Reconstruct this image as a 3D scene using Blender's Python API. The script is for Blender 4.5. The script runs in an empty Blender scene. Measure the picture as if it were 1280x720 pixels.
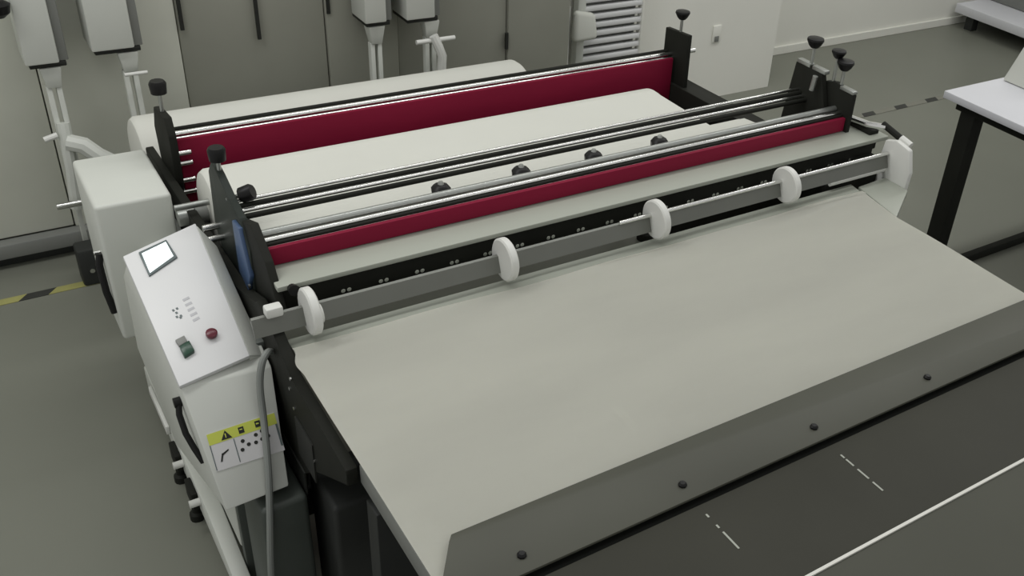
import bpy, bmesh, math, random
from mathutils import Vector, Matrix
random.seed(7)
sc = bpy.context.scene
C = sc.collection

# ---------------------------------------------------------------- camera
cam_d = bpy.data.cameras.new('camera'); cam = bpy.data.objects.new('camera', cam_d); C.objects.link(cam)
right = Vector((0.82620267, -0.55785648, 0.07864659))
down = Vector((-0.24605115, -0.4828893, -0.84040274))
fwd = Vector((0.50680171, 0.6749919, -0.53622566))
m = Matrix(((right.x, -down.x, -fwd.x, 0), (right.y, -down.y, -fwd.y, 0), (right.z, -down.z, -fwd.z, 2.0), (0, 0, 0, 1)))
cam.matrix_world = m
F = 1247.71
cam_d.sensor_fit = 'HORIZONTAL'; cam_d.sensor_width = 36.0; cam_d.lens = 36.0 * F / 1280
cam_d.shift_x = (640 - 777.336827) / 1280
cam_d.shift_y = -(360 - 353.458789) / 1280
cam_d.clip_start = 0.05; cam_d.clip_end = 60
sc.camera = cam

# ---------------------------------------------------------------- world, lights, exposure
w = bpy.data.worlds.new('room_light'); sc.world = w; w.use_nodes = True
w.node_tree.nodes['Background'].inputs['Color'].default_value = (0.618, 0.615, 0.603, 1)
w.node_tree.nodes['Background'].inputs['Strength'].default_value = 0.78
def area(name, loc, sx, sy, power, rot=(0, 0, 0), col=(1, 1, 0.98)):
    d = bpy.data.lights.new(name, 'AREA'); d.shape = 'RECTANGLE'; d.size = sx; d.size_y = sy; d.energy = power; d.color = col
    o = bpy.data.objects.new(name, d); C.objects.link(o); o.location = loc; o.rotation_euler = rot; return o
area('ceiling_lamp', (1.4, 2.5, 3.3), 3.4, 0.25, 20)
area('ceiling_lamp', (-0.9, 2.2, 3.3), 1.6, 0.30, 19)  # extra lamp, added to brighten the panels and the left floor
area('ceiling_lamp', (4.8, 2.6, 3.3), 2.4, 0.30, 20)  # extra lamp, added to brighten the back wall on the right
area('ceiling_lamp', (1.6, 0.2, 3.3), 3.4, 0.25, 6)
sc.view_settings.view_transform = 'Standard'; sc.view_settings.look = 'None'
sc.view_settings.gamma = 1; sc.view_settings.use_curve_mapping = False
sc.view_settings.exposure = 0.14

# ---------------------------------------------------------------- materials
def lin(c):
    c = c / 255.0
    return c / 12.92 if c <= 0.04045 else ((c + 0.055) / 1.055) ** 2.4
def mat(name, rgb, rough=0.5, metal=0.0, var=0.06, scale=6.0, bump=0.0, bscale=80.0, emit=None, spec=0.5, stretch=None):
    mt = bpy.data.materials.new(name); mt.use_nodes = True
    nt = mt.node_tree; b = nt.nodes['Principled BSDF']
    col = [lin(v) for v in rgb]
    tc = nt.nodes.new('ShaderNodeTexCoord'); src = tc.outputs['Object']
    if stretch:
        mp = nt.nodes.new('ShaderNodeMapping'); mp.inputs['Scale'].default_value = stretch
        nt.links.new(src, mp.inputs['Vector']); src = mp.outputs['Vector']
    n = nt.nodes.new('ShaderNodeTexNoise'); n.inputs['Scale'].default_value = scale; n.inputs['Detail'].default_value = 4
    nt.links.new(src, n.inputs['Vector'])
    r = nt.nodes.new('ShaderNodeValToRGB')
    r.color_ramp.elements[0].position = 0.3; r.color_ramp.elements[1].position = 0.7
    r.color_ramp.elements[0].color = [v * (1 - var) for v in col] + [1]
    r.color_ramp.elements[1].color = [min(1, v * (1 + var)) for v in col] + [1]
    nt.links.new(n.outputs['Fac'], r.inputs['Fac']); nt.links.new(r.outputs['Color'], b.inputs['Base Color'])
    b.inputs['Roughness'].default_value = rough; b.inputs['Metallic'].default_value = metal
    b.inputs['Specular IOR Level'].default_value = spec
    if bump:
        n2 = nt.nodes.new('ShaderNodeTexNoise'); n2.inputs['Scale'].default_value = bscale
        nt.links.new(tc.outputs['Object'], n2.inputs['Vector'])
        bp = nt.nodes.new('ShaderNodeBump'); bp.inputs['Strength'].default_value = bump; bp.inputs['Distance'].default_value = 0.01
        nt.links.new(n2.outputs['Fac'], bp.inputs['Height']); nt.links.new(bp.outputs['Normal'], b.inputs['Normal'])
    if emit:
        b.inputs['Emission Color'].default_value = [lin(v) for v in emit[:3]] + [1]; b.inputs['Emission Strength'].default_value = emit[3]
    return mt
M = dict(
    floor=mat('epoxy_floor', (121, 123, 113), 0.35, var=0.05, scale=1.2, bump=0.02, bscale=6, spec=0.35),
    wall=mat('painted_wall', (232, 232, 224), 0.8, var=0.03, scale=1.5, bump=0.03),
    panel=mat('grey_panel', (208, 210, 198), 0.5, var=0.10, scale=1.6, spec=0.3),
    panel2=mat('dark_grey_panel', (152, 153, 142), 0.5, var=0.08, scale=2.0, spec=0.3),
    housing=mat('white_enamel', (202, 205, 198), 0.45, var=0.02),
    console=mat('console_white', (219, 220, 220), 0.4, var=0.015),
    paper=mat('paper', (225, 225, 215), 0.7, var=0.05, scale=2.2, bump=0.05, bscale=5, stretch=(0.7, 2.5, 1)),
    roll=mat('paper_roll', (208, 209, 201), 0.7, var=0.015),
    black=mat('black_steel', (36, 37, 33), 0.6, var=0.15, spec=0.12),
    darkg=mat('dark_green_steel', (72, 78, 73), 0.5, var=0.10),
    plateg=mat('green_black_plate', (42, 48, 44), 0.5, var=0.10, spec=0.2),
    dark=mat('dark_frame', (50, 52, 50), 0.55, var=0.15, spec=0.3),
    blue=mat('blue_steel', (70, 92, 126), 0.4, var=0.05),
    red=mat('maroon_bar', (130, 26, 54), 0.5, spec=0.12, var=0.05, scale=3, stretch=(1, 6, 6)),
    chrome=mat('chrome', (225, 226, 223), 0.18, metal=1.0, var=0.01),
    steel=mat('brushed_steel', (165, 168, 164), 0.35, metal=0.8, var=0.04),
    bar=mat('grey_bar', (112, 114, 108), 0.4, metal=0.3, var=0.05),
    strip=mat('pale_strip', (163, 167, 156), 0.4, var=0.03, scale=3),
    plastic=mat('white_plastic', (216, 217, 212), 0.45, var=0.02),
    knob=mat('black_knob', (20, 20, 20), 0.4, var=0.1, spec=0.25),
    cover=mat('grey_cover', (77, 78, 69), 0.5, var=0.10, scale=2.5, spec=0.35),
    belt=mat('dark_belt', (60, 60, 53), 0.5, var=0.1, scale=3, spec=0.15),
    belt2=mat('grey_belt', (80, 81, 73), 0.5, var=0.05, scale=3, spec=0.15),
    white=mat('white_line', (222, 222, 214), 0.6, var=0.02),
    rail=mat('grey_rail', (125, 127, 123), 0.5, var=0.04),
    cable=mat('grey_cable', (128, 132, 128), 0.5, var=0.05),
    yellow=mat('yellow', (196, 205, 84), 0.5, var=0.06),
    tapey=mat('tape_yellow', (160, 158, 98), 0.6, var=0.12, scale=9),
    tapeb=mat('tape_black', (52, 53, 50), 0.6, var=0.15),
    tapeg=mat('tape_worn', (126, 126, 116), 0.6, var=0.06),
    label=mat('label_paper', (205, 205, 205), 0.5, var=0.02),
    ink=mat('ink', (30, 32, 28), 0.6, var=0.05),
    faint=mat('faint_print', (190, 191, 194), 0.6, var=0.05),
    screen=mat('lit_screen', (240, 250, 250), 0.3, emit=(240, 252, 252, 0.75)),
    bezel=mat('screen_bezel', (92, 104, 104), 0.4),
    green=mat('green_button', (20, 62, 44), 0.3), redb=mat('red_button', (92, 12, 34), 0.3),
    table=mat('table_top', (214, 215, 220), 0.5, var=0.015),
    cloth=mat('white_cloth', (206, 208, 200), 0.85, var=0.02),
)

# ---------------------------------------------------------------- helpers
class B:
    def __init__(s): s.bm = bmesh.new()
    def _bev(s, vs, r, seg):
        if r > 0:
            es = list({e for v in vs for e in v.link_edges})
            bmesh.ops.bevel(s.bm, geom=es, offset=r, segments=seg, affect='EDGES', profile=0.5)
    def box(s, x0, x1, y0, y1, z0, z1, r=0.0, seg=2):
        vs = [s.bm.verts.new((x, y, z)) for x in (x0, x1) for y in (y0, y1) for z in (z0, z1)]
        for f in ((0, 1, 3, 2), (4, 6, 7, 5), (0, 4, 5, 1), (2, 3, 7, 6), (0, 2, 6, 4), (1, 5, 7, 3)):
            s.bm.faces.new([vs[i] for i in f])
        s._bev(vs, r, seg); return s
    def hull(s, a, b, r=0.0, seg=2):                 # two matching loops of points joined into a solid
        va = [s.bm.verts.new(p) for p in a]; vb = [s.bm.verts.new(p) for p in b]; n = len(a)
        s.bm.faces.new(va); s.bm.faces.new(vb[::-1])
        for i in range(n): s.bm.faces.new((va[i], vb[i], vb[(i + 1) % n], va[(i + 1) % n]))
        s._bev(va + vb, r, seg); return s
    def prism(s, pts, x0, x1, r=0.0, seg=2):         # (y, z) outline extruded along x
        return s.hull([(x0, y, z) for y, z in pts], [(x1, y, z) for y, z in pts], r, seg)
    def slab(s, pts, z0, z1, r=0.0, seg=2):          # (x, y) outline extruded along z
        return s.hull([(x, y, z0) for x, y in pts], [(x, y, z1) for x, y in pts], r, seg)
    def lathe(s, p0, p1, prof, n=24):                # prof: (t along p0->p1, radius)
        p0, p1 = Vector(p0), Vector(p1); d = p1 - p0
        q = d.to_track_quat('Z', 'Y'); rings = []
        for t, r in prof:
            c = p0 + d * t
            rings.append([s.bm.verts.new(c + q @ Vector((r * math.cos(2 * math.pi * k / n), r * math.sin(2 * math.pi * k / n), 0))) for k in range(n)])
        for a, b in zip(rings, rings[1:]):
            for k in range(n): s.bm.faces.new((a[k], a[(k + 1) % n], b[(k + 1) % n], b[k]))
        s.bm.faces.new(rings[0][::-1]); s.bm.faces.new(rings[-1]); return s
    def cyl(s, p0, p1, r, n=24): return s.lathe(p0, p1, [(0, r), (1, r)], n)
    def tube(s, pts, r, n=10):
        pts = [Vector(p) for p in pts]; rings = []
        for i, p in enumerate(pts):
            t = (pts[min(i + 1, len(pts) - 1)] - pts[max(i - 1, 0)]).normalized()
            q = t.to_track_quat('Z', 'Y') if i == 0 else q_old_t.rotation_difference(t) @ q
            q_old_t = t
            rings.append([s.bm.verts.new(p + q @ Vector((r * math.cos(2 * math.pi * k / n), r * math.sin(2 * math.pi * k / n), 0))) for k in range(n)])
        for a, b in zip(rings, rings[1:]):
            for k in range(n): s.bm.faces.new((a[k], a[(k + 1) % n], b[(k + 1) % n], b[k]))
        s.bm.faces.new(rings[0][::-1]); s.bm.faces.new(rings[-1]); return s
    def done(s, name, mt, parent=None, smooth=True, origin=True, **tags):
        bmesh.ops.recalc_face_normals(s.bm, faces=s.bm.faces)
        me = bpy.data.meshes.new(name)
        off = Vector((0, 0, 0))
        if parent is None and origin:
            xs = [v.co for v in s.bm.verts]
            off = Vector(((min(c.x for c in xs) + max(c.x for c in xs)) / 2, (min(c.y for c in xs) + max(c.y for c in xs)) / 2, min(c.z for c in xs)))
            bmesh.ops.translate(s.bm, verts=s.bm.verts, vec=-off)
        elif parent is not None:
            p = parent; tot = Vector((0, 0, 0))
            while p is not None: tot += Vector(p.location); p = p.parent
            bmesh.ops.translate(s.bm, verts=s.bm.verts, vec=-tot)
        for f in s.bm.faces: f.smooth = smooth
        s.bm.to_mesh(me); s.bm.free()
        if smooth:
            me.set_sharp_from_angle(angle=math.radians(35))
        me.materials.append(M[mt])
        o = bpy.data.objects.new(name, me); C.objects.link(o); o.parent = parent
        if parent is None: o.location = off
        for k, v in tags.items(): o[k] = v
        return o
def thing(name, label, cat, loc=(0, 0, 0), group=None):
    o = bpy.data.objects.new(name, None); C.objects.link(o); o.location = loc; o.empty_display_size = 0.05
    o['label'] = label; o['category'] = cat
    if group: o['group'] = group
    return o
def struct(name, b, mt, smooth=False): return b.done(name, mt, None, smooth, kind='structure')

# ---------------------------------------------------------------- the room
struct('floor', B().box(-1.6, 6.6, -0.6, 4.3, -0.05, 0), 'floor')
struct('wall_back', B().slab([(-1.6, 3.83), (3.76, 3.83), (3.76, 4.22), (6.6, 4.22), (6.6, 4.40), (-1.6, 4.40)], 0, 3.2), 'wall')
struct('wall_right', B().box(6.45, 6.6, -0.6, 4.22, 0, 3.2), 'wall')
struct('baseboard_back', B().box(3.762, 6.45, 4.205, 4.22, 0, 0.05, 0.003), 'wall')

# floor marking tape
tp = thing('floor_tape', 'yellow and black striped marking tape stuck along the floor by the left machine', 'tape', (-0.4, 3.36, 0))
x = -1.2; k = 0
while x < 0.22:
    wd = 0.17 if k % 2 == 0 else 0.09
    s = 0.03
    B().slab([(x, 3.345), (x + wd, 3.345), (x + wd + s, 3.38), (x + s, 3.38)], 0.0005, 0.0022).done('stripe', 'tapey' if k % 2 == 0 else 'tapeb', tp, False)
    x += wd; k += 1
tp = thing('floor_tape', 'worn tape with faded black dashes on the floor beyond the machine', 'tape', (4.5, 3.3, 0))
x = 3.3; k = 0
while x < 4.9:
    wd = 0.16 if k % 2 == 0 else 0.09
    B().slab([(x, 3.28), (x + wd, 3.28), (x + wd + .02, 3.32), (x + .02, 3.32)], 0.0005, 0.0022).done('stripe', 'tapeg' if k % 2 == 0 else 'tapeb', tp, False)
    x += wd; k += 1

# grey panels of the machine row behind
pr = thing('panelled_machine', 'long machine with flat dark grey cover panels in front of the back wall', 'machine', (0.9, 3.62, 0))
edges = [-1.0, -0.35, 0.245, 0.695, 1.215, 1.50, 1.985, 2.29]
for i in range(len(edges) - 1):
    a, b = edges[i], edges[i + 1]
    yy = 3.60 + (0.012 if i % 2 else 0)
    B().box(a + 0.002, b - 0.002, yy, 3.70, 0.10, 1.7, 0.004).done('panel', 'panel' if i < 3 else 'panel2', pr)
B().box(-1.0, 2.29, 3.60, 3.70, 0.0, 0.045, 0.004).done('shadow_strip', 'dark', pr)  # dark strip stands in for the shadow below the kick strip
B().box(-1.0, 2.29, 3.56, 3.61, 0.045, 0.10, 0.006).done('kick_strip', 'rail', pr)
for xx, z0 in ((0.709, 0.765), (0.965, 0.70), (1.226, 0.765), (1.978, 0.53)):
    B().box(xx - 0.006, xx + 0.006, 3.592, 3.602, z0, z0 + (0.07 if xx > 1.9 else 0.5)).done('slot', 'ink', pr)

# white heads on posts standing in front of the panels
def head(x0, x1, zb, label, wide, lx):
    t = thing('machine_post', label, 'machine', ((x0 + x1) / 2, 3.46, 0), 'white machine posts in front of the grey panels')
    B().box(x0, x1, 3.42, 3.56, zb, zb + 0.5, 0.006).done('housing', 'housing', t)
    B().box(x0 + 0.01, x1 + 0.02, 3.44, 3.58, zb - 0.018, zb - 0.001, 0.003).done('gasket', 'ink', t)
    B().box(x1 + 0.001, x1 + 0.028, 3.44, 3.575, zb + 0.0, zb + 0.5, 0.003).done('dark_side', 'rail', t)  # grey slab as the darker right side of the housing
    B().hull([(lx - .03, 3.44, zb - .02), (lx + .032, 3.44, zb - .02), (lx + .032, 3.50, zb - .02), (lx - .03, 3.50, zb - .02)],
             [(lx - .018, 3.45, zb - .09), (lx + .022, 3.45, zb - .09), (lx + .022, 3.49, zb - .09), (lx - .018, 3.49, zb - .09)], 0.003).done('bracket', 'housing', t)
    for sx in (-0.014, 0.014):
        B().box(lx + sx - .008, lx + sx + .008, 3.455, 3.485, 0.0, zb - .088, 0.002).done('column', 'housing', t)
    return t
t1 = head(0.205, 0.300, 0.765, 'white post at far left with splayed arms and a chrome bar', 0, 0.27)
B().tube([(0.27, 3.42, 0.50), (0.31, 3.40, 0.49), (0.345, 3.39, 0.45), (0.385, 3.38, 0.42)], 0.028).done('arm', 'housing', t1)
B().tube([(0.27, 3.44, 0.56), (0.265, 3.42, 0.48), (0.262, 3.42, 0.40), (0.25, 3.43, 0.26)], 0.020).done('lever', 'housing', t1)
B().cyl((0.19, 3.38, 0.30), (0.285, 3.38, 0.30), 0.011).done('chrome_bar', 'chrome', t1, label='short chrome bar')
B().tube([(0.205, 3.42, 0.52), (0.245, 3.42, 0.53)], 0.010).done('pin', 'plastic', t1)
B().box(0.21, 0.29, 3.34, 3.42, 0.0, 0.14, 0.01).done('motor', 'dark', t1)
B().cyl((0.245, 3.335, 0.06), (0.245, 3.342, 0.06), 0.008).done('bolt', 'chrome', t1)
t2 = head(0.395, 0.522, 0.785, 'white post with a wide box head behind the paper roll\'s left end', 1, 0.50)
B().cyl((0.475, 3.42, 0.70), (0.545, 3.42, 0.70), 0.006).done('pin', 'plastic', t2)
t3 = head(1.30, 1.382, 0.770, 'narrow white post behind the middle of the paper roll', 0, 1.35)
t4 = head(1.46, 1.575, 0.765, 'white post with a curved white hose and cross handle behind the roll', 1, 1.57)
B().cyl((1.49, 3.41, 0.682), (1.648, 3.41, 0.682), 0.009).done('handle', 'plastic', t4)
B().tube([(1.56, 3.41, 0.70), (1.575, 3.40, 0.66), (1.59, 3.40, 0.62), (1.585, 3.40, 0.54), (1.575, 3.40, 0.40)], 0.018).done('hose', 'plastic', t4)
tk = B().lathe((0.17, 3.40, 0.93), (0.17, 3.40, 0.98), [(0, .012), (.3, .03), (.8, .035), (1, .02)]).done('knob', 'knob', t1)

# radiator on the wall
rd = thing('wall_radiator', 'white radiator with horizontal bars on the back wall', 'radiator', (2.63, 3.78, 0.28))
for i in range(15):
    z = 0.30 + i * 0.040
    B().box(2.47, 2.80, 3.765, 3.795, z, z + 0.024, 0.006).done('bar', 'console', rd)
B().box(2.49, 2.78, 3.797, 3.822, 0.29, 0.88, 0.002).done('back_panel', 'rail', rd)
B().box(2.43, 2.475, 3.755, 3.805, 0.28, 0.88, 0.01).done('manifold', 'housing', rd)
B().box(2.795, 2.805, 3.76, 3.80, 0.28, 0.88, 0.003).done('end_rail', 'wall', rd)
B().cyl((2.385, 3.76, 0.30), (2.385, 3.76, 0.62), 0.006).done('pipe', 'plastic', rd)
cl = B()
cl.hull([(2.385, 3.70, .465), (2.515, 3.70, .47), (2.52, 3.752, .47), (2.385, 3.752, .465)],
        [(2.395, 3.715, .61), (2.505, 3.715, .585), (2.505, 3.75, .585), (2.395, 3.75, .61)], 0.02, 4)
cl.done('hanging_cloth', 'cloth', None, label='bundled white cloth hanging on the radiator\'s left end', category='cloth')
# wall outlet
ot = thing('wall_outlet', 'small white outlet plate on the back wall right of the radiator', 'outlet', (3.33, 3.825, 0.33))
B().box(3.305, 3.36, 3.822, 3.83, 0.31, 0.40, 0.004).done('face_plate', 'wall', ot)
B().box(3.318, 3.345, 3.817, 3.822, 0.315, 0.345, 0.002).done('socket', 'rail', ot)

# low white bench by the right wall
bn = thing('low_bench', 'low bench with a white top edge in the far right corner', 'bench', (6.2, 3.3, 0))
B().box(5.72, 6.44, 1.6, 4.18, 0.10, 0.16, 0.005).done('bench_top', 'table', bn)
for yy in (1.7, 4.08):
    for xx in (5.80, 6.36): B().box(xx - .03, xx + .03, yy - .03, yy + .03, 0, 0.10).done('leg', 'dark', bn)
cb = thing('grey_cabinet', 'violet grey cabinet standing on the low bench', 'cabinet', (6.25, 3.2, 0.16))
B().box(6.02, 6.43, 3.62, 4.15, 0.161, 1.2, 0.01).done('body', 'rail', cb)
B().box(6.02, 6.43, 2.3, 3.605, 0.161, 1.2, 0.01).done('body', 'rail', cb)

# ---------------------------------------------------------------- right work table
tb = thing('work_table', 'white topped table on black square legs at the right', 'table', (3.7, 1.9, 0))
B().box(3.06, 4.5, 1.35, 2.19, 0.672, 0.70, 0.003).done('tabletop', 'table', tb)
B().box(3.10, 4.46, 1.39, 2.15, 0.635, 0.672).done('apron', 'black', tb)
for xx in (3.10, 4.40):
    for yy in (1.40, 2.06): B().box(xx, xx + 0.065, yy, yy + 0.065, 0, 0.635, 0.003).done('leg', 'black', tb)
B().box(3.095, 3.17, 1.98, 2.14, 0.0, 0.012, 0.003).done('foot_plate', 'black', tb)
B().box(4.415, 4.45, 1.46, 2.06, 0.09, 0.13, 0.003).done('stretcher', 'black', tb)
B().box(3.171, 4.40, 1.995, 2.025, 0.0, 0.035, 0.003).done('stretcher', 'black', tb)
wb = B().hull([(3.37, 2.02, .701), (3.75, 2.02, .701), (3.75, 2.17, .701), (3.37, 2.17, .701)],
              [(3.45, 2.06, .96), (3.70, 2.06, .96), (3.70, 2.13, .96), (3.45, 2.13, .96)], 0.01)
wb.done('paper_pack', 'cloth', None, label='white tapered pack standing on the right table', category='pack')

# ---------------------------------------------------------------- the cutting machine
mc = thing('sheet_cutter', 'long roll to sheet cutting machine with maroon bars and chrome rods', 'machine', (1.3, 2.2, 0))
def part(b, name, mt, parent=mc, **k): return b.done(name, mt, parent, **k)

# side frames
part(B().prism([(1.31, .715), (1.31, .728), (1.60, .732), (1.70, .79), (1.80, .80), (1.95, .74), (2.85, .70), (2.85, .12), (1.75, .12), (1.64, .45), (1.50, .57), (1.31, .69)], .412, .434, .004), 'side_frame', 'black')
part(B().prism([(1.80, .80), (1.95, .72), (2.95, .70), (2.95, .12), (1.75, .12), (1.75, .80)], 2.12, 2.20, .004), 'side_frame', 'black')
part(B().box(.434, 2.12, 2.78, 2.84, .15, .24, .004), 'tie_bar', 'dark')
part(B().box(.434, 2.12, 1.80, 1.86, .15, .24, .004), 'tie_bar', 'dark')
for yy in (1.85, 2.75):
    for xx in (.425, 2.16): part(B().lathe((xx, yy, 0), (xx, yy, .12), [(0, .035), (.25, .035), (.3, .012), (1, .012)]), 'levelling_foot', 'black')
for yy, zz in ((1.60, .735), (1.615, .70), (1.60, .66), (1.70, .40), (1.80, .44), (1.50, .60)):
    part(B().cyl((.409, yy, zz), (.412, yy, zz), .004, 10), 'bolt', 'chrome')
part(B().box(.409, .412, 1.50, 1.60, .54, .64), 'access_hole', 'ink')
part(B().box(.409, .412, 1.58, 1.72, .44, .50), 'access_hole', 'ink')

# rear station : plates, rod, maroon bar
def knob(x, y, z, r, parent, stem=0.05, d=(0, 0, 1), tall=False):
    v = Vector(d).normalized(); p = Vector((x, y, z))
    s = B().cyl(p - v * stem, p, .005, 10).done('knob_stem', 'steel', parent)
    k = B().lathe(p, p + v * r * (1.7 if tall else 1.15), [(0, r * .45), (.1, r * .9), (.8, r), (1, r * .8)] if tall else [(0, r * .45), (.25, r * .7), (.75, r), (.93, r * .95), (1, r * .7)], 12).done('adjusting_knob', 'knob', parent)
    return k
def plate(name, pts, x0, x1, mt='black', lb=None):
    o = part(B().prism(pts, x0, x1, .003), name, mt)
    if lb: o['label'] = lb
    return o
pl_ = plate('bearing_plate', [(2.585, .70), (2.59, .895), (2.72, .885), (2.72, .70)], 2.13, 2.148); knob(2.139, 2.645, .935, .026, pl_)
pl_ = plate('bearing_plate', [(2.64, .60), (2.585, .70), (2.58, .84), (2.60, .885), (2.72, .87), (2.76, .80), (2.74, .70), (2.80, .62), (2.72, .56)], .432, .452); knob(.442, 2.66, .925, .022, pl_, tall=True)
part(B().cyl((.44, 2.675, .802), (2.235, 2.675, .802), .0085), 'guide_rod', 'chrome')
part(B().cyl((.44, 2.696, .806), (2.15, 2.696, .806), .007), 'guide_rod', 'black', label='dark rod behind the rear chrome rod')
part(B().cyl((.46, 2.652, .800), (2.13, 2.652, .800), .0022, 10), 'edge_highlight', 'chrome')  # thin chrome line laid in for the highlight on the maroon bar's top edge
part(B().box(.462, 2.118, 2.642, 2.660, .60, .799, .003), 'tension_bar', 'red', label='rear maroon bar, the deeper of the two')
for i, zz in enumerate((.765, .735, .685, .65)):
    part(B().cyl((.452, 2.632, zz), (.49, 2.632, zz), .007, 12), 'bolt', 'chrome')

# feed roller hidden below the paper
part(B().cyl((.39, 2.40, .70), (.431, 2.40, .70), .022), 'roller_shaft', 'steel')
for yy, zz, xe in ((2.40, .70, 1.906), (2.09, .745, 2.026)):
    part(B().cyl((xe, yy, zz), (2.119, yy, zz), .018), 'roller_shaft', 'steel')

# middle station
part(B().cyl((.44, 2.016, .907), (2.125, 2.016, .907), .006), 'guide_rod', 'black')  # black rod put in for the dark reflection between the chrome rods
part(B().cyl((.44, 2.003, .901), (2.125, 2.003, .901), .0052), 'guide_rod', 'chrome')
part(B().cyl((.44, 2.028, .914), (2.125, 2.028, .914), .0045), 'guide_rod', 'chrome')
part(B().cyl((.44, 1.990, .893), (2.125, 1.990, .893), .0065), 'guide_rod', 'black', label='dark line standing in for the reflection in front of the middle chrome rods')  # black rod put in as the chrome's dark lower reflection
p1 = plate('bearing_plate', [(2.09, .72), (2.055, .992), (1.99, 1.0), (1.94, .99), (1.90, .86), (1.80, .80), (1.80, .72)], 2.118, 2.134)
B().box(2.116, 2.136, 1.995, 2.05, .992, 1.004, .002).done('cap', 'steel', p1); B().box(2.116, 2.136, 1.93, 1.985, .992, 1.004, .002).done('cap', 'steel', p1)
knob(2.126, 2.00, 1.052, .026, p1); 
p2 = plate('bearing_plate', [(1.96, .84), (1.94, .97), (1.90, .98), (1.825, .965), (1.825, .84)], 2.136, 2.152)
B().box(2.134, 2.154, 1.826, 1.88, .966, .976, .002).done('cap', 'steel', p2)
knob(2.144, 1.918, 1.045, .022, p2, .07); knob(2.144, 1.885, 1.02, .026, p2, .06)
B().tube([(2.10, 1.955, .94), (2.10, 1.95, .985)], .008).done('cap', 'steel', p1)
p3 = plate('bearing_plate', [(2.20, .77), (2.18, .925), (2.14, .965), (2.09, .955), (2.02, .925), (1.95, .915), (1.90, .86), (1.90, .72), (2.10, .68)], .436, .452, 'plateg', 'tall dark green plate')
knob(.444, 2.105, .978, .020, p3, .045, tall=True); knob(.462, 2.03, .925, .019, p3, .03, (.75, -.45, .35), True)
plate('bracket', [(1.985, .895), (1.88, .935), (1.80, .885), (1.74, .80), (1.78, .74), (1.95, .68), (2.06, .72)], .440, .458, 'black', 'dark curved bracket')
plate('cover_strip', [(1.985, .895), (1.935, .900), (1.895, .80), (1.925, .745), (1.985, .765)], .428, .439, 'blue', 'blue steel strip')
part(B().cyl((.424, 1.90, .775), (.428, 1.90, .775), .005, 10), 'bolt', 'chrome')
part(B().cyl((.40, 2.16, .79), (.437, 2.16, .79), .008), 'shaft', 'chrome'); part(B().cyl((.40, 2.13, .775), (.437, 2.13, .775), .008), 'shaft', 'chrome')
part(B().cyl((.38, 2.36, .75), (.47, 2.36, .75), .008), 'shaft', 'steel')
part(B().box(.395, .436, 1.78, 2.16, .60, .71, .006), 'gear_cover', 'darkg')

# front station
part(B().cyl((.452, 1.862, .899), (2.14, 1.862, .899), .006), 'guide_rod', 'chrome')
part(B().cyl((.452, 1.852, .894), (2.14, 1.852, .894), .0045), 'guide_rod', 'black')  # black rod put in as the shadow line between chrome rod and maroon bar
part(B().cyl((.452, 1.884, .903), (2.14, 1.884, .903), .009), 'guide_rod', 'steel')
part(B().box(.455, 2.135, 1.834, 1.846, .852, .893, .002), 'tension_bar', 'red', label='front maroon bar, the shallower of the two')
for xx in (.893, 1.108, 1.320, 1.530):
    k = part(B().lathe((xx, 1.93, .865), (xx, 1.93, .906), [(0, .012), (.2, .022), (.7, .024), (.9, .018), (1, .008)], 9), 'clamp_knob', 'knob')
    B().box(xx - .012, xx + .012, 1.892, 1.925, .872, .884, .002).done('knob_bracket', 'dark', k)
    B().lathe((xx, 1.93, .904), (xx, 1.93, .912), [(0, .009), (1, .005)], 8).done('screw', 'steel', k)
# knife bridge
kb = part(B().box(.446, 2.244, 1.752, 1.905, .838, .850, .002), 'knife_cover', 'strip')
part(B().box(.446, 2.20, 1.765, 1.80, .765, .8375, .002), 'knife_beam', 'black')
i = 0; xx = .50
kbm = [o for o in C.objects if o.name == 'knife_beam'][0]
while xx < 2.15:
    for dx in (0, .013): B().cyl((xx + dx, 1.7615, .796), (xx + dx, 1.765, .796), .0050, 10).done('screw', 'chrome', kbm)
    xx += .0845
kn = part(B().lathe((.475, 1.751, .842), (.475, 1.735, .845), [(0, .010), (1, .012)], 12), 'corner_screw', 'knob')
# hold down bar with discs
hb = part(B().prism([(1.700, .824), (1.706, .826), (1.692, .790), (1.686, .788)], .375, 2.188, 0), 'hold_down_bar', 'bar')
B().cyl((1.25, 1.698, .829), (2.188, 1.698, .829), .0055, 16).done('chrome_rod', 'chrome', hb, label='thin chrome rod along the bar')  # rod starts partway, shaped to show the bar's highlight only towards the right
for xx in (.487, .932, 1.352, 1.782):
    d = B().lathe((xx - .009, 1.684, .822), (xx + .011, 1.684, .822), [(0, .046), (.15, .050), (.85, .050), (1, .046)], 32).done('hold_down_disc', 'plastic', hb)
    B().cyl((xx + .011, 1.682, .812), (xx + .022, 1.682, .812), .020, 16).done('collar', 'plastic', d)
part(B().box(.402, .436, 1.685, 1.71, .826, .848, .004), 'bar_clip', 'plastic')
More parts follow.
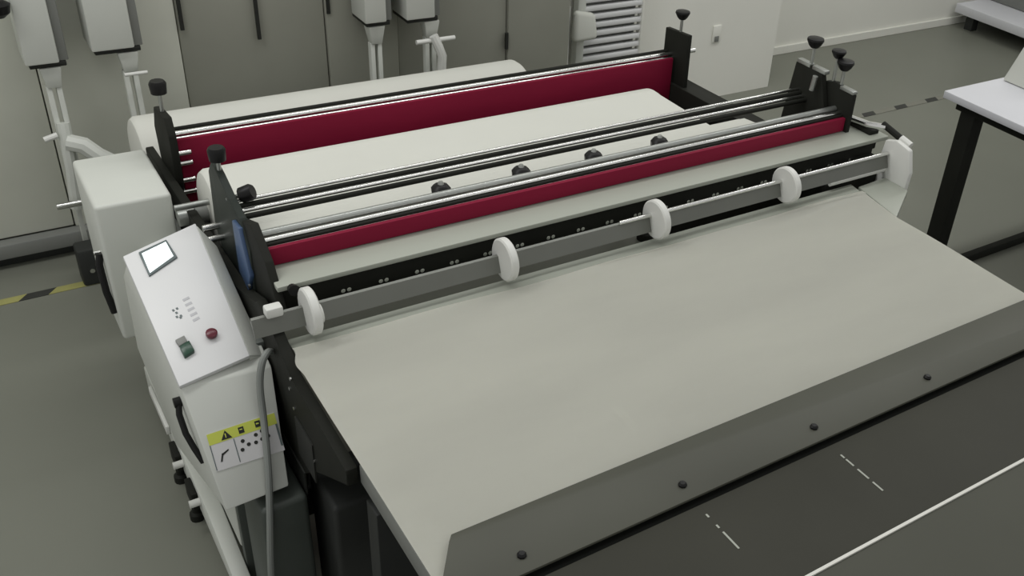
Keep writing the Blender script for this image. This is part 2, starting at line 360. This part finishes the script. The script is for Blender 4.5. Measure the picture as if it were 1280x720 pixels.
# right end arm and bracket
part(B().prism([(1.72, .862), (1.68, .875), (1.63, .865), (1.61, .80), (1.62, .64), (1.69, .62), (1.735, .74)], 2.19, 2.208, .005), 'end_bracket', 'plastic')
part(B().slab([(2.07, 1.68), (2.19, 1.69), (2.19, 1.60), (2.035, 1.50)], .735, .755, .003), 'end_shelf', 'strip')
part(B().tube([(2.19, 1.90, .868), (2.20, 1.80, .875), (2.215, 1.745, .885)], .010), 'arm', 'chrome')
part(B().box(2.19, 2.23, 1.78, 1.87, .80, .862, .004), 'arm_block', 'black')
part(B().tube([(2.215, 1.760, .890), (2.22, 1.69, .872)], .010), 'arm', 'black')
part(B().tube([(2.22, 1.69, .872), (2.225, 1.655, .862)], .012), 'arm_tip', 'plastic')
part(B().cyl((2.148, 1.885, .862), (2.20, 1.885, .862), .009), 'shaft', 'chrome')
part(B().cyl((2.148, 1.905, .872), (2.20, 1.905, .872), .009), 'shaft', 'chrome')
part(B().box(1.98, 2.19, 1.72, 1.76, .70, .76, .004), 'end_block', 'black')
part(B().cyl((1.97, 1.70, .775), (2.19, 1.70, .775), .006), 'shaft', 'plastic')

# outfeed bed under the sheet
bed = part(B().slab([(.438, .955), (.438, 1.70), (2.06, 1.70), (2.025, 1.48), (2.025, .955)], .735, .757, .003), 'outfeed_bed', 'strip')
part(B().box(.436, 0.450, .955, 1.31, .69, .734, .003), 'bed_rail', 'rail'); part(B().box(2.01, 2.024, .955, 1.31, .69, .734, .003), 'bed_rail', 'rail')
for xx in (.455, 1.96):
    part(B().box(xx, xx + .05, .96, 1.01, 0, .734, .003), 'bed_leg', 'dark')
part(B().box(.310, .408, 1.565, 1.74, .05, .45, .012, 3), 'motor_cover', 'darkg')
part(B().box(.438, .72, 1.50, 1.66, .05, .45, .012, 3), 'crossbeam', 'dark')
part(B().box(.44, 2.02, 1.25, 1.30, .30, .655, .004), 'bed_crossbeam', 'dark')

# lower cabinet and base beam at the left
part(B().box(.300, .410, 1.80, 2.66, .13, .62, .006), 'lower_cabinet', 'housing')
part(B().box(.302, .408, 1.775, 1.80, .02, .47, .003), 'lower_front_panel', 'darkg')
part(B().prism([(1.55, .05), (1.95, .13), (2.62, .13), (2.62, .05)], .262, .300, .004), 'base_beam', 'housing')
for yy, zz in ((2.24, .0), (2.08, .0)):
    part(B().lathe((.255, yy, 0), (.255, yy, .05), [(0, .018), (.4, .018), (.5, .010), (1, .010)], 12), 'levelling_foot', 'black')
    part(B().box(.246, .2615, yy - .03, yy + .04, .055, .11, .003), 'foot_bracket', 'black')
    part(B().cyl((.236, yy - .05, .10), (.2615, yy - .05, .10), .010, 12), 'bolt', 'plastic')
part(B().box(.252, .2615, 2.32, 2.52, .10, .128, .002), 'edge_strip', 'plastic')

# rear cabinet
rc = part(B().box(.212, .390, 2.43, 2.72, .36, .757, .010, 3), 'rear_cabinet', 'housing')
B().tube([(.207, 2.485, .60), (.200, 2.48, .57), (.200, 2.46, .50), (.207, 2.45, .44)], .009).done('handle', 'knob', rc)
B().cyl((.195, 2.50, .595), (.211, 2.50, .595), .006, 10).done('screw', 'chrome', rc)

# control console
L = [(.214, 2.035, .816), (.229, 1.728, .690), (.247, 1.578, .474), (.236, 2.03, .30), (.220, 2.24, .46), (.215, 2.15, .72)]
R = [(.404, 2.05, .800), (.408, 1.752, .682), (.376, 1.582, .478), (.40, 2.03, .30), (.408, 2.24, .46), (.408, 2.18, .72)]
l1, l2, r2 = Vector(L[1]), Vector(L[2]), Vector(R[2]); nF = (l2 - l1).cross(r2 - l1).normalized(); nF = nF if nF.y < 0 else -nF
R[1] = (.408, l1.y - (nF.x * (.408 - l1.x) + nF.z * (.682 - l1.z)) / nF.y, .682)
cs = part(B().hull(L, R, .004, 2), 'control_console', 'housing')
LT = [Vector((.212, 2.045, .830)), Vector((.227, 1.722, .700))]; RT = [Vector((.374, 2.09, .848)), Vector((.372, 1.742, .712))]
dn = Vector((0, .0044, -.0113))
B().hull([LT[0], LT[1], LT[1] + dn, LT[0] + dn], [RT[0], RT[1], RT[1] + dn, RT[0] + dn], .0025, 2).done('control_panel', 'console', cs, label='bright white sloping control panel')
B().hull([(.374, 2.088, .846), (.372, 1.744, .710), (.372, 1.750, .692), (.374, 2.08, .82)], [(.402, 2.045, .806), (.408, 1.758, .688), (.406, 1.76, .680), (.402, 2.045, .79)], .002, 1).done('panel_side', 'housing', cs)
N = Vector((0, -.3616, .9323)).normalized(); NF = Vector((0, -.84, .54))
def bil(a0, a1, b0, b1, xa, xb, x, t): u = (x - xa) / (xb - xa); return (a0.lerp(a1, t)).lerp(b0.lerp(b1, t), u)
def on_panel(x, s, h=0.0):
    t = (s - .0) / .3651; pr_ = Vector((x, 2.09, .848)).lerp(Vector((x, 1.75, .715)), t); u = min(max((x - .22) / .152, 0), 1)
    a = Vector((0, 2.045, .830)); b_ = Vector((0, 1.722, .700)); c = Vector((0, 2.09, .848)); d = Vector((0, 1.742, .712))
    def zat(p, q, y): return p.z + (q.z - p.z) * (y - p.y) / (q.y - p.y)
    z = zat(a, b_, pr_.y) * (1 - u) + zat(c, d, pr_.y) * u
    p = Vector((x, pr_.y, z)) + N * (h + .0002); return tuple(p)
def on_front(x, s, h=0.0):
    x = .250 + (x - .2515) * 1.20
    p = Vector((x, 1.75, .715)) + Vector((0, -.5796, -.8149)) * s
    p = p + nF * (h + .0004 - nF.dot(p - l1)); return tuple(p)
def quad(fn, pts, h0, h1, r=0): return B().hull([fn(x, s, h0) for x, s in pts], [fn(x, s, h1) for x, s in pts], r)
quad(on_panel, [(.243, .050), (.304, .032), (.312, .085), (.246, .118)], -.002, .004, .001).done('screen_bezel', 'bezel', cs)
quad(on_panel, [(.248, .056), (.301, .039), (.305, .081), (.2495, .111)], .0041, .005).done('screen', 'screen', cs)
quad(on_panel, [(.252, .310), (.273, .303), (.276, .330), (.254, .338)], -.002, .010, .002).done('start_button', 'green', cs, label='green square push button')
quad(on_panel, [(.249, .291), (.268, .286), (.270, .302), (.252, .308)], -.002, .006, .001).done('button_guard', 'rail', cs)
p = Vector(on_panel(.3175, .302)); B().lathe(p - N * .002, p + N * .014, [(0, .008), (.4, .008), (.5, .0115), (.9, .0115), (1, .009)], 16).done('stop_button', 'redb', cs, label='red round push button')
for x, s in ((.264, .214), (.272, .212), (.268, .222), (.266, .232), (.272, .236), (.274, .232)):
    quad(on_panel, [(x, s), (x + .004, s - .001), (x + .005, s + .004), (x + .001, s + .005)], .0, .0012).done('mark', 'bezel', cs)
for k in range(5):
    quad(on_panel, [(.290 + k * .001, .195 + k * .014), (.304 + k * .001, .191 + k * .014), (.305 + k * .001, .197 + k * .014), (.291 + k * .001, .201 + k * .014)], .0, .0011).done('mark', 'faint', cs)
# warning label on the console front
lb = quad(on_front, [(.2515, .136), (.366, .134), (.366, .216), (.2515, .214)], .0, .0014).done('warning_label', 'label', cs, False, label='white and yellow warning label')
lf = lambda pts, mt, h=.002: quad(on_front, pts, .0014, h).done('print', mt, cs, False)
lf([(.252, .137), (.3655, .135), (.3655, .158), (.252, .160)], 'yellow', .0019)
lf([(.272, .157), (.281, .139), (.290, .157)], 'ink', .0024)
lf([(.2796, .154), (.2810, .154), (.2812, .145), (.2794, .145)], 'yellow', .0028)
lf([(.302, .142), (.311, .142), (.311, .155), (.302, .155)], 'ink', .0024); lf([(.304, .146), (.3085, .146), (.3085, .148), (.304, .148)], 'yellow', .0028)
lf([(.330, .140), (.339, .140), (.339, .153), (.330, .153)], 'ink', .0024); lf([(.332, .144), (.3365, .144), (.3365, .147), (.332, .147)], 'yellow', .0028)
lf([(.2905, .161), (.292, .161), (.292, .210), (.2905, .210)], 'bezel')
lf([(.252, .160), (.2535, .160), (.2535, .212), (.252, .212)], 'bezel'); lf([(.362, .158), (.3655, .158), (.3655, .205), (.362, .205)], 'bezel')
lf([(.262, .198), (.265, .198), (.270, .182), (.267, .182)], 'ink'); lf([(.267, .183), (.279, .177), (.279, .180), (.268, .187)], 'ink')
for x, s in ((.304, .171), (.300, .188), (.312, .181), (.327, .167), (.338, .163), (.324, .182), (.335, .179), (.346, .177)):
    lf([(x + .0034 * math.cos(k * math.pi / 4), s + .0040 * math.sin(k * math.pi / 4)) for k in range(8)], 'ink')
B().tube([(.226, 1.765, .635), (.220, 1.75, .61), (.222, 1.728, .575), (.230, 1.71, .545), (.240, 1.695, .515)], .0065).done('handle', 'knob', cs, label='curved black side handle')
B().cyl((.216, 1.765, .630), (.230, 1.765, .630), .011, 12).done('handle_mount', 'knob', cs)

# cable looping down in front of the console
cbp = [(.408, 1.71, .730), (.396, 1.695, .742), (.380, 1.685, .725), (.368, 1.675, .68), (.360, 1.650, .61), (.344, 1.60, .53), (.325, 1.56, .44), (.306, 1.54, .30), (.296, 1.54, .12), (.30, 1.55, .02)]
def smooth_path(pts, n=6):
    P = [Vector(p) for p in pts]; out = []
    for i in range(len(P) - 1):
        a = P[max(i - 1, 0)]; b = P[i]; c = P[i + 1]; d = P[min(i + 2, len(P) - 1)]
        for k in range(n):
            t = k / n
            out.append(0.5 * ((2 * b) + (c - a) * t + (2 * a - 5 * b + 4 * c - d) * t * t + (3 * b - a - 3 * c + d) * t ** 3))
    return out + [P[-1]]
B().tube(smooth_path(cbp), .0072).done('hanging_cable', 'cable', None, label='grey cable hanging down in front of the control console', category='cable')

# ---------------------------------------------------------------- paper
def roll(name, x0, x1, y, z, r, label):
    t = thing(name, label, 'paper roll', ((x0 + x1) / 2, y, z - r))
    n = x1 - x0
    B().lathe((x0, y, z), (x1, y, z), [(0, r - .02), (.004 / n, r - .008), (.016 / n, r), (1 - .016 / n, r), (1 - .004 / n, r - .008), (1, r - .02)], 64).done('paper', 'roll', t)
    B().cyl((x0 - .03, y, z), (x1 + .03, y, z), .025).done('core', 'rail', t)
    return t
roll('paper_roll', .415, 1.735, 3.05, .56, .14, 'large white paper roll at the back of the cutting machine')
roll('paper_roll', .462, 1.875, 2.40, .70, .11, 'white paper roll directly under the rear maroon bar')
roll('paper_roll', .475, 1.995, 2.09, .745, .065, 'slim white paper roll below the middle chrome rods')
web = B(); n = 14; pa = []
for i in range(n + 1):
    t = i / n; pa.append((2.40 + (2.09 - 2.40) * t, .8125 - .0005 * math.sin(math.pi * t)))
pts = pa + [(y, z - .0015) for y, z in pa[::-1]]
web.prism(pts, .480, 1.852)
web.prism([(2.10, .8125), (2.0, .824), (1.91, .848), (1.91, .8465), (2.0, .8225), (2.10, .8110)], .480, 1.985)
web.done('paper_web', 'roll', None, label='flat white paper web running between the two inner rolls', category='paper')
# roll core supports, stand of the back roll
st = thing('roll_stand', 'dark roll stand carrying the large back paper roll', 'stand', (1.08, 3.05, 0))
for xx in (.375, 1.757): B().box(xx - .008, xx + .012, 2.98, 3.12, .0, .534, .004).done('upright', 'dark', st)
for xx in (.375, 1.757): B().box(xx - .04, xx + .04, 2.90, 3.20, .0, .02, .004).done('foot', 'dark', st)

# the cut sheet on the bed
bm = bmesh.new(); nx, ny = 260, 150
Y0, Y1 = 0.98, 1.655
CX, CY, CA, CB = 0.901, 1.160, -0.06, 0.998
grid = []
for j in range(ny + 1):
    row = []
    for i in range(nx + 1):
        u, v = i / nx, j / ny
        y = Y0 + (Y1 - Y0) * v
        xl = .428 + (.010 * math.sin(v * 40) * max(0, (v - .85) / .15)); xr = 2.02 + (.03 * max(0, (v - .75) / .25))
        x = xl + (xr - xl) * u
        yy = y - (0.02 * u if v > .99 else 0)
        z = .7635 + .0016 * math.sin(x * 7 + y * 5) * math.sin(y * 9 + 1) + .0012 * math.sin(x * 17 - y * 11)
        dx, dy = x - CX, y - CY
        a = dx * CA + dy * CB; b_ = dx * CB - dy * CA
        z += .0030 * math.exp(-(b_ / .006) ** 2 - (a / .026) ** 2)
        z += .003 * max(0, (v - .93) / .07) * abs(math.sin(u * 9)) ** 3
        row.append(bm.verts.new((x, yy, z)))
    grid.append(row)
for j in range(ny):
    for i in range(nx): bm.faces.new((grid[j][i], grid[j][i + 1], grid[j + 1][i + 1], grid[j + 1][i]))
r_ = bmesh.ops.solidify(bm, geom=bm.faces[:], thickness=.0012)
b = B(); b.bm.free(); b.bm = bm
b.done('paper_sheet', 'paper', None, label='wide pale paper sheet lying on the outfeed bed in front of the discs', category='paper')

# ---------------------------------------------------------------- stacking table in the foreground
stt = thing('stacking_table', 'long dark conveyor table with a grey cover plate in the foreground', 'table', (1.6, .6, 0))
cv = B().slab([(.478, 1.030), (.488, 1.043), (2.80, 1.043), (2.80, .914), (.402, .914)], .770, .776, .001).done('cover_plate', 'cover', stt)
for xx in (.564, .884, 1.199, 1.521):
    B().lathe((xx, .947, .7762), (xx, .947, .783), [(0, .008), (.5, .008), (1, .005)], 8).done('bolt', 'knob', cv)
B().box(.10, 2.80, .30, .902, .700, .7665, .002).done('belt', 'belt', stt)
B().box(.40, 2.80, .9025, .950, .700, .750).done('gap_shade', 'ink', stt)  # black filler painting in the shade of the gap behind the belt
B().box(.10, 2.80, .10, .683, .7668, .7685).done('belt_overlay', 'belt2', stt)
B().box(.10, 2.80, .6835, .689, .7668, .7715).done('edge_line', 'white', stt)
for x0, segs in ((.884, [(.878, .870), (.850, .842), (.832, .790)]), (1.199, [(.872, .862), (.858, .838), (.828, .800), (.79, .765)])):
    for a, b_ in segs:
        B().box(x0 - .0018, x0 + .0018, b_, a, .7668, .7674).done('dash', 'strip', stt)
B().box(.14, 2.76, .12, .88, .62, .699, .004).done('table_frame', 'dark', stt)
for xx in (.16, 2.68):
    for yy in (.14, .80): B().box(xx, xx + .06, yy, yy + .06, 0, .62, .003).done('leg', 'dark', stt)
